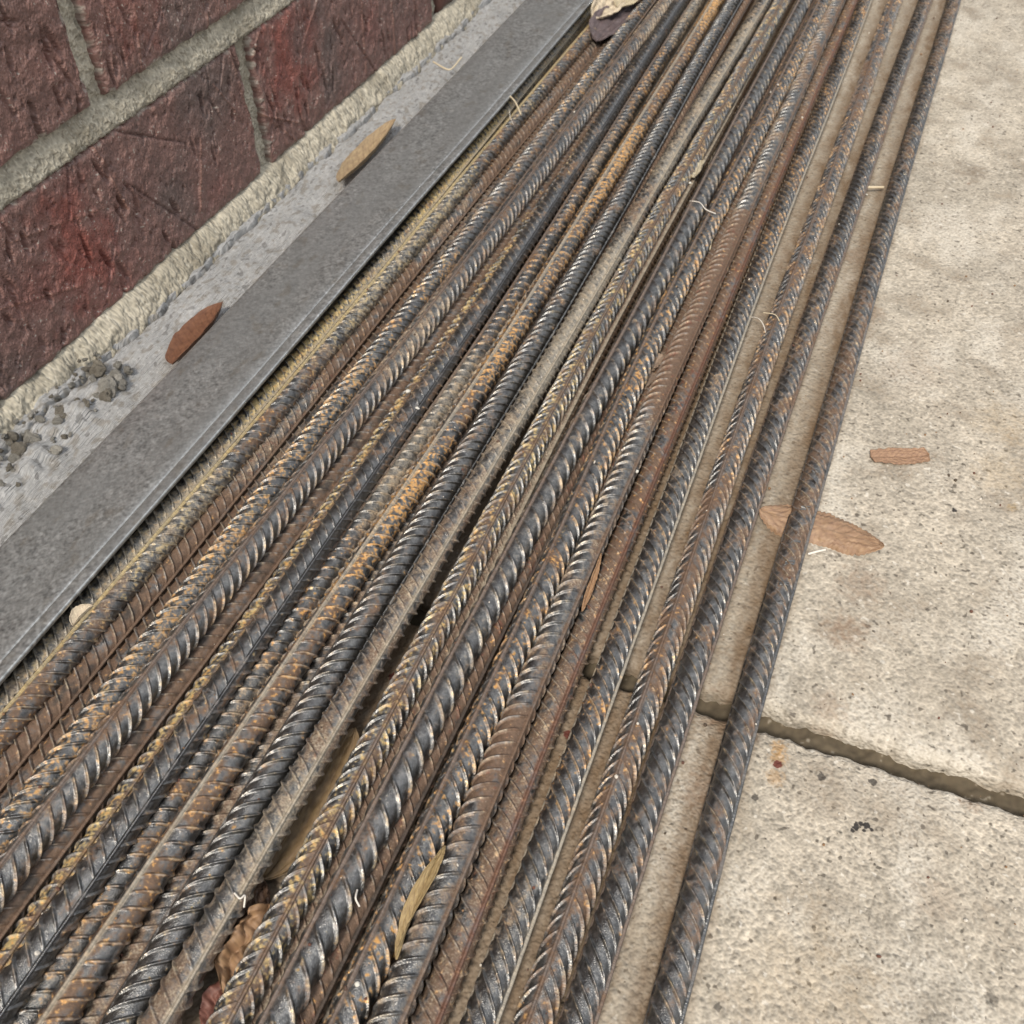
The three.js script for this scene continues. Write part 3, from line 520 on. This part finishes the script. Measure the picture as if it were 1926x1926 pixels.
const LABELS = {
  A1: 'ochre dusted ribbed bar tucked under the edge of the galvanised channel',
  A2: 'rust streaked ribbed bar resting on the bar beside the galvanised channel',
  B: 'dark brown ribbed bar low in the deep gap, third from the channel',
  C1: 'bluish grey ribbed bar with brown side rib, fourth from the channel',
  C2: 'grey bar with bright ribs pressed against the bluish bar, fifth from the channel',
  D: 'shaded brown bar half hidden, sixth from the channel',
  E: 'flat looking yellowed low bar, seventh from the channel',
  F: 'slate grey bar with a sharp pale ridge, eighth from the channel',
  G: 'dark low bar spotted with orange rust, ninth from the channel',
  H: 'bar with orange tipped ribs and a pale side ridge, tenth from the channel',
  I: 'brown low bar in the narrow gap beside the orange tipped bar',
  J: 'blue grey bar with curved ribs lying against the pale pinkish bar',
  K: 'pale pinkish brown bar with ladder like ribs beside the leaf filled gap',
  L: 'bar with a yellow dusted herringbone, on the far side of the leaf filled gap',
  M: 'dusty brown low bar next to the yellow herringbone bar',
  N: 'grey bar with wide spaced ribs between the dusty and the rusty low bars',
  O: 'red brown low bar next to the bar with wide spaced ribs',
  P: 'dark bar with steep ribs carrying a twisted dry leaf',
  Q: 'chocolate brown bar with a black underside standing over the rusty slab bar',
  R: 'rust crusted bar on the slab, shaded by the chocolate brown bar',
  S: 'dark bar with orange rib crests, fourth from the open slab',
  T: 'brown flanked bar with its ridge on top, third from the open slab',
  U: 'blue black bar with a rusty side rib, second from the open slab',
  V: 'outermost dark bar with raised letters, crossing the fallen leaf on the slab',
};
const GROUP = 'reinforcing bars piled along the wall';
const endMat = new THREE.MeshStandardMaterial({ color: new THREE.Color().setRGB(0.12, 0.07, 0.05), roughness: 0.8 });
let bi = 0; const BAR = {};
for (const key of Object.keys(CTRL)) {
  const [yc, pts] = CTRL[key], spec = SPEC[key], mat = barMaterial(++bi, spec), G = barGeometry(pts, yc, spec, bi, false);
  const bar = thing('reinforcing_bar', LABELS[key], 'steel bar', GROUP); BAR[key] = { bar, mat, G };
  for (const f of G.faces) part('ribbed_face', f, mat, bar);
  for (const r of G.ribs) part('longitudinal_rib', r, mat, bar);
  for (const c of G.caps) part('cut_end', c, endMat, bar);
}
// bars buried in the bottom layer, seen only through the gaps
for (const [x, from] of [[-0.2150, 'B'], [-0.2035, 'D'], [-0.1570, 'I'], [-0.1365, 'O'], [-0.0800, 'O']]) {
  const spec = SPEC[from], pts = [[-0.03, x], [-0.4, x + 0.0003], [-0.8, x - 0.002 - (x < -0.13 && x > -0.2 ? 0.005 : 0)]], G = barGeometry(pts, 0.0055, spec, ++bi, true);
  const bar = thing('reinforcing_bar', 'rust brown bar buried in the bottom layer under the pile', 'steel bar', GROUP);
  for (const f of G.faces) part('ribbed_face', f, BAR[from].mat, bar);
  for (const r of G.ribs) part('longitudinal_rib', r, BAR[from].mat, bar);
  for (const c of G.caps) part('cut_end', c, endMat, bar);
}
// raised rolling marks on the outermost bar
{
  const font = await new FontLoader().loadAsync('fonts/droid/droid_sans_bold.typeface.json');
  const [yc, pts] = CTRL.V, marks = [['O', 1533, 885], ['N', 1514, 955], ['I', 1496, 1018], ['II', 1487, 1058], ['R', 1474, 1098], ['A', 1463, 1132], ['K', 1452, 1170], ['C', 1441, 1215]], gs = [];
  for (const [ch, u, v] of marks) {
    const t = new TextGeometry(ch, { font, size: 0.0032, depth: 0.0006, curveSegments: 4, bevelEnabled: true, bevelThickness: 0.0002, bevelSize: 0.00012, bevelSegments: 2 });
    t.computeBoundingBox(); const b = t.boundingBox, cx = (b.min.x + b.max.x) / 2, cy = (b.min.y + b.max.y) / 2, p = t.attributes.position, s0 = -at(u, v, yc + R0).z;
    for (let i = 0; i < p.count; i++) {
      const x = (p.getX(i) - cx) * 0.8, y = p.getY(i) - cy, al = 1.42 + y / R0, s = s0 - x - y * 0.45, r = R0 - 0.00025 + p.getZ(i) * 0.9;
      p.setXYZ(i, pathX(pts, -s) + r * Math.cos(al), yc + r * Math.sin(al), -s);
    }
    t.computeVertexNormals(); gs.push(t);
  }
  part('raised_letters', mergeGeometries(gs), new THREE.MeshStandardMaterial({ color: new THREE.Color().setRGB(0.2, 0.2, 0.2), metalness: 0.9, roughness: 0.38 }), BAR.V.bar);
}

// ---------------------------------------------------------------- dead leaves, straws, chips, grit
function leafGeo({ L, W, curl = 0, bend = 0, twist = 0, serr = 0, rough = 0.0004, crumple = 0, shape = 'oval', seed = 1, nu = 84, nv = 30, col, vein = 0.3 }) {
  const half = t => {
    if (shape === 'piece') return W / 2 * (0.78 + 0.22 * Math.sin(t * 3)) * smooth(0, 0.03, t) * smooth(1, 0.95, t) * (1 + 0.35 * (vn(t * 9, seed, 2) - 0.5));
    const w = Math.pow(Math.sin(Math.PI * Math.pow(t, 0.85)), 0.62); return W / 2 * w * (1 + serr * 0.16 * ((t * 26) % 1 - 0.5) + 0.14 * (vn(t * 7, seed, 5) - 0.5));
  };
  const S = (t, w, o) => {
    const x = (t - 0.5) * L, hw = half(t), a = curl * w, R = W / 2 / Math.max(0.001, Math.abs(curl));
    let z = Math.abs(curl) > 0.02 ? hw / (W / 2) * R * Math.sin(a) * Math.sign(curl) : hw * w, y = Math.abs(curl) > 0.02 ? hw / (W / 2) * R * (1 - Math.cos(a)) * Math.sign(curl) : 0;
    y += -0.0006 * Math.exp(-w * w * 40) + rough * (fbm(t * 9 + seed, w * 5, seed, 3) - 0.5) * 2 + crumple * (fbm(t * 4 + seed, w * 2.4, seed * 3, 3) - 0.5) * 2;
    z += crumple * 0.6 * (fbm(t * 4 + seed, w * 2.4 + 9, seed * 5, 2) - 0.5) * 2;
    const tw = twist * (t - 0.5), c = Math.cos(tw), s = Math.sin(tw), y2 = y * c - z * s, z2 = y * s + z * c + W * 0.10 * Math.sin(t * 3.3 + seed);
    o[0] = x; o[1] = y2 + bend * (4 * (t - 0.5) * (t - 0.5)) * L; o[2] = z2;
  };
  exact = true;
  const pos = [], colr = [], idx = [], o = [0, 0, 0], w1 = nu + 1, N = w1 * (nv + 1), A = [0, 0, 0], B = [0, 0, 0];
  for (const side of [1, -1]) for (let j = 0; j <= nv; j++) for (let i = 0; i <= nu; i++) {
    const t = i / nu, w = j / nv * 2 - 1, e = 0.004; S(t, w, o); S(Math.min(1, t + e), w, A); S(Math.max(0, t - e), w, B);
    const ax = A[0] - B[0], ay = A[1] - B[1], az = A[2] - B[2]; S(t, Math.min(1, w + 0.02), A); S(t, Math.max(-1, w - 0.02), B);
    const bx = A[0] - B[0], by = A[1] - B[1], bz = A[2] - B[2]; let nx = by * az - bz * ay, ny = bz * ax - bx * az, nz = bx * ay - by * ax; const l = Math.hypot(nx, ny, nz) || 1;
    const th = 0.00014 * side; pos.push(o[0] + nx / l * th, o[1] + ny / l * th, o[2] + nz / l * th);
    const n = fbm(t * 16 + seed, w * 6, seed, 3), f = grain(t * 300, w * 90, seed), vl = Math.max(smooth(0.07, 0.02, Math.abs(w)), 0.6 * smooth(0.16, 0.05, Math.abs(((t * 11 - Math.abs(w) * 2.2) % 1 + 1) % 1 - 0.5)) * (Math.abs(w) < 0.85 ? 1 : 0));
    const k = (0.50 + 0.72 * n + 0.26 * f) * (1 - vein * vl * 1.1); colr.push(col[0] * k, col[1] * k * (0.94 + 0.12 * n), col[2] * k);
  }
  for (let s = 0; s < 2; s++) for (let j = 0; j < nv; j++) for (let i = 0; i < nu; i++) { const a = s * N + j * w1 + i, b = a + 1, c = a + w1, d = c + 1; s ? idx.push(a, b, c, b, d, c) : idx.push(a, c, b, b, c, d); }
  exact = false;
  const edge = (a, b) => idx.push(a, b, a + N, b, b + N, a + N);
  for (let i = 0; i < nu; i++) { edge(i, i + 1); edge(nv * w1 + i, nv * w1 + i + 1); }
  for (let j = 0; j < nv; j++) { edge(j * w1, j * w1 + w1); edge(j * w1 + nu, j * w1 + w1 + nu); }
  const g = new THREE.BufferGeometry(); g.setAttribute('position', new THREE.Float32BufferAttribute(pos, 3)); g.setAttribute('color', new THREE.Float32BufferAttribute(colr, 3)); g.setIndex(idx); g.computeVertexNormals(); return g;
}
const leafMat = new THREE.MeshPhysicalMaterial({ vertexColors: true, roughness: 0.62, transmission: 0.0, side: THREE.DoubleSide });
function leaf(a, b, up, opt, label, name = 'dead_leaf') {
  const L = a.distanceTo(b), x = b.clone().sub(a).normalize(), y = up.clone().addScaledVector(x, -up.dot(x)).normalize(), z = x.clone().cross(y);
  const m = single(name, leafGeo({ ...opt, L }), leafMat, label, 'leaf');
  m.matrixAutoUpdate = true; m.quaternion.setFromRotationMatrix(new THREE.Matrix4().makeBasis(x, y, z)); m.position.copy(a).lerp(b, 0.5); return m;
}
const V3 = (x, y, z) => new THREE.Vector3(x, y, z), UP = V3(0, 1, 0);
const TAN = [0.27, 0.172, 0.108], PALE = [0.62, 0.46, 0.33], CREAM = [0.50, 0.43, 0.33], RBROWN = [0.165, 0.075, 0.042], KHAKI = [0.30, 0.22, 0.11], DBROWN = [0.12, 0.07, 0.045], PURPLE = [0.11, 0.085, 0.09];
leaf(at(1428, 964, 0.0036), at(1660, 1034, 0.0036), V3(0.05, 1, 0.25), { W: 0.0215, curl: -0.85, bend: 0.06, crumple: 0.0010, serr: 1, seed: 3, col: TAN, rough: 0.0007 }, 'tan toothed dead leaf pinned under the outermost bar');
leaf(at(1638, 862, 0.0012), at(1746, 853, 0.0010), V3(0.1, 1, 0.1), { W: 0.0088, curl: 0.12, bend: 0.02, shape: 'piece', seed: 5, col: [0.27, 0.165, 0.105], rough: 0.0005 }, 'small brown torn leaf piece lying alone on the slab');
leaf(at(322, 690, 0.0075), at(425, 572, 0.0085), V3(-0.45, 1, 0), { W: 0.026, curl: 0.9, bend: 0.03, seed: 7, col: RBROWN }, 'red brown leaf wedged between the channel and the cement footing');
leaf(at(636, 352, 0.0075), at(752, 232, 0.0080), V3(-0.3, 1, 0), { W: 0.020, curl: 1.1, bend: 0.04, seed: 8, col: [0.34, 0.25, 0.15] }, 'tan leaf lying behind the channel under the far brick');
leaf(at(136, 1176, 0.0150), at(176, 1140, 0.0165), V3(-0.3, 1, 0.3), { W: 0.0085, curl: 1.5, bend: 0.02, seed: 9, col: CREAM, nu: 24 }, 'cream curled leaf scrap on the bar beside the channel');
leaf(at(742, 1800, 0.0185), at(832, 1585, 0.0205), V3(-0.25, 1, 0.2), { W: 0.0056, curl: 1.1, bend: -0.05, twist: 2.0, seed: 10, col: KHAKI }, 'narrow twisted khaki leaf lying beside the chocolate brown bar');
leaf(at(1096, 1150, 0.0125), at(1130, 1040, 0.0150), V3(0.8, 1, 0.2), { W: 0.0028, curl: 1.0, twist: 0.8, seed: 11, col: [0.30, 0.18, 0.10] }, 'thin brown leaf sliver in the black gap beside the chocolate brown bar');
leaf(at(500, 1660, 0.0030), at(664, 1372, 0.0045), V3(0.2, 1, 0), { W: 0.019, curl: 0.25, bend: 0.03, seed: 12, col: [0.18, 0.122, 0.065], vein: 0.15, crumple: 0.0012 }, 'yellow brown leaf lying flat in the gap under the pale pinkish bar');
leaf(at(428, 1880, 0.0060), at(528, 1700, 0.0090), V3(0.25, 1, 0.1), { W: 0.021, curl: 0.7, crumple: 0.0055, seed: 13, col: [0.24, 0.145, 0.08], nu: 60, nv: 24 }, 'crumpled brown leaf stuffed in the gap, broken at its edge');
leaf(at(388, 1975, 0.0040), at(470, 1830, 0.0052), V3(0, 1, 0.1), { W: 0.016, curl: 0.3, crumple: 0.0022, seed: 14, col: [0.15, 0.06, 0.045] }, 'dark red leaf at the bottom of the gap below the crumpled leaf');
leaf(at(430, 1740, 0.0050), at(500, 1660, 0.0050), V3(0.1, 1, 0.1), { W: 0.014, curl: 0.4, crumple: 0.003, seed: 19, col: DBROWN }, 'dark brown leaf between the crumpled leaf and the yellow brown leaf');
leaf(at(1112, 30, 0.0200), at(1176, 4, 0.0215), V3(0.15, 1, 0.5), { W: 0.022, curl: 0.8, crumple: 0.003, seed: 15, col: CREAM }, 'cream crumpled leaf caught on the bars beside the far end of the channel');
leaf(at(1162, 14, 0.0215), at(1222, -24, 0.0230), V3(0.1, 1, 0.5), { W: 0.018, curl: 0.6, crumple: 0.002, seed: 16, col: [0.46, 0.40, 0.28] }, 'pale yellow leaf lying on the crumpled cream leaf');
leaf(at(1128, 78, 0.0135), at(1186, 4, 0.0165), V3(0.1, 1, 0.1), { W: 0.030, curl: 0.9, crumple: 0.003, seed: 17, col: PURPLE }, 'dark purplish shrivelled leaf under the cream leaf');
leaf(at(1130, 122, 0.0110), at(1192, 22, 0.0170), V3(0.3, 1, 0), { W: 0.0065, curl: 0.6, twist: 0.3, seed: 18, col: [0.42, 0.26, 0.08] }, 'narrow ochre leaf blade in the gap below the dark shrivelled leaf');
reseed(99);
for (const [u, v, y, r, c, lab] of [[1214, 716, .010, .0045, [.20, .15, .115], 'grey brown bark flake between two bars, beside a paler flake'], [1236, 682, .011, .004, [.27, .2, .15], 'paler bark flake beside the grey brown bark flake'], [1222, 770, .009, .004, [.16, .12, .09], 'darker bark flake below the grey brown bark flake'], [1345, 300, .006, .0045, [.3, .26, .2], 'dry clay crumb on the slab between bars'], [1396, 205, .006, .005, [.25, .2, .15], 'brown leaf crumb on the slab at the far end of the bars'], [1312, 318, .012, .004, [.45, .4, .3], 'pale papery flake on the bars']])
  leaf(at(u - 10, v + 16, y), at(u + 10, v - 16, y + 0.001), V3(rnd() - 0.5, 1, rnd() - 0.3), { W: r * 1.5, curl: 0.8, crumple: 0.0012, seed: 30 + u % 17, col: c, nu: 16, nv: 8, shape: 'piece' }, lab, 'bark_flake');

const strawMat = new THREE.MeshStandardMaterial({ color: new THREE.Color().setRGB(0.58, 0.50, 0.36), roughness: 0.6 });
const webMat = new THREE.MeshStandardMaterial({ color: new THREE.Color().setRGB(0.66, 0.63, 0.58), roughness: 0.7 });
for (const [pts, r, m, lab] of [
  [[[954, 176, .021], [968, 190, .0215], [980, 216, .020]], .0005, strawMat, 'pale straw bent over the bar beside the channel'],
  [[[958, 206, .020], [960, 222, .018], [966, 234, .017]], .00016, webMat, 'fine white thread hanging under the pale straw'],
  [[[815, 116, .0225], [832, 126, .023], [845, 131, .0226], [868, 108, .0226]], .0006, strawMat, 'dry grass stalk lying across the back edge of the channel'],
  [[[1298, 378, .018], [1316, 381, .020], [1328, 394, .0195], [1346, 402, .017]], .0003, webMat, 'white thread curled across the grey bar at the far end'],
  [[[1402, 596, .004], [1428, 600, .009], [1440, 628, .008], [1428, 690, .002]], .00022, webMat, 'pale grass wisp arching over the slab between two bars'],
  [[[1436, 588, .011], [1458, 592, .012], [1466, 604, .0115]], .00022, strawMat, 'short straw lying on the brown flanked bar'],
  [[[1614, 349, .0035], [1634, 352, .0042], [1662, 352, .0035]], .0007, strawMat, 'pale twig lying between the two outer bars'],
  [[[672, 1674, .020], [669, 1690, .021], [676, 1705, .019]], .0003, webMat, 'white hooked fibre on the yellow herringbone bar'],
  [[[441, 1680, .020], [452, 1690, .0205], [460, 1684, .020], [459, 1706, .017]], .0003, webMat, 'white lint caught on the edge of the pale pinkish bar'],
  [[[1520, 1042, .0015], [1538, 1037, .0022], [1552, 1034, .0015]], .0005, webMat, 'white stalk on the slab under the toothed leaf'],
  [[[1338, 395, .016], [1350, 420, .014], [1342, 440, .013], [1335, 470, .012]], .0003, strawMat, 'dry rootlet hanging in the gap beside the bark flakes'],
]) {
  const c = new THREE.CatmullRomCurve3(pts.map(p => at(...p)));
  single('dry_straw', new THREE.TubeGeometry(c, 24, r, 6), m, lab, 'straw', 'straws and fibres on the pile');
}
function chipGeo(r, seed) { const g = mergeVertices(new THREE.IcosahedronGeometry(r, 2).deleteAttribute('uv').deleteAttribute('normal')), p = g.attributes.position; for (let i = 0; i < p.count; i++) { const x = p.getX(i), y = p.getY(i), z = p.getZ(i), k = 0.6 + 0.8 * vn(x / r * 1.1 + z / r * 0.6, y / r * 1.1 - z / r * 0.4, seed); p.setXYZ(i, x * k * 1.2, y * k * 0.8, z * k); } g.scale(0.75, 0.75, 0.75); g.computeVertexNormals(); return g; }
const chipMat = new THREE.MeshStandardMaterial({ color: new THREE.Color().setRGB(0.55, 0.54, 0.5), roughness: 0.7 });
for (const [u, v, y, r, lab] of [[1197, 886, .0135, .0011, 'white stone chip in the black gap beside the chocolate brown bar'], [767, 736, .0150, .0013, 'white plaster chip on the slate grey bar'], [672, 1851, .0175, .0009, 'tiny white chip on the bar near the twisted leaf'], [1298, 344, .0145, .0009, 'white crumb on the bars near the papery flake'], [1630, 366, .0012, .0007, 'white crumb on the slab beside the pale twig'], [1705, 275, .0008, .0009, 'white crumb on the slab between the two outer bars'], [785, 768, .0165, .001, 'pale crumb on the orange spotted bar']]) {
  const m = single('stone_chip', chipGeo(r, u % 13), chipMat, lab, 'stone chip'); m.position.copy(at(u, v, y));
}
{ // loose grit nobody could count
  reseed(4242);
  const n = 1500, g = new THREE.IcosahedronGeometry(1, 0), im = new THREE.InstancedMesh(g, new THREE.MeshStandardMaterial({ roughness: 0.85 }), n), M = new THREE.Matrix4(), q = new THREE.Quaternion(), c = new THREE.Color(), keys = Object.keys(CTRL);
  for (let i = 0; i < n; i++) {
    const z = -0.05 - 0.85 * Math.pow(rnd(), 1.2), r = 0.00016 + 0.0006 * Math.pow(rnd(), 3); let p;
    const kind = rnd();
    if (kind < 0.36) { const [yc, pts] = CTRL[keys[Math.floor(rnd() * keys.length)]], a = Math.PI * (0.2 + 0.6 * rnd()), rr = R0 + RIBH * 0.4; p = V3(pathX(pts, z) + rr * Math.cos(a), yc + rr * Math.sin(a) + r * 0.3, z); }
    else if (kind < 0.72) p = V3(-0.06 + 0.19 * rnd(), r * 0.6, z);
    else if (kind < 0.86) p = V3(-0.08 + 0.2 * rnd(), -0.018 + r * 0.8, -0.2166 + 0.0095 * rnd());
    else p = V3(-0.24 + 0.2 * rnd(), 0.0008 + r, z);
    q.setFromEuler(new THREE.Euler(rnd() * 6, rnd() * 6, rnd() * 6)); M.compose(p, q, V3(r * (0.7 + 0.8 * rnd()), r * (0.5 + 0.5 * rnd()), r)); im.setMatrixAt(i, M);
    const t = rnd(); if (t < 0.5) c.setRGB(0.07 + 0.06 * rnd(), 0.055, 0.04); else if (t < 0.72) c.setRGB(0.55, 0.52, 0.47); else c.setRGB(0.22, 0.13, 0.07); im.setColorAt(i, c);
  }
  im.name = 'loose_grit'; im.userData = { label: 'loose sand grains and soil crumbs scattered over slab and bars', category: 'grit', kind: 'stuff' }; finish(im); scene.add(im);
}

renderer.render(scene, camera);
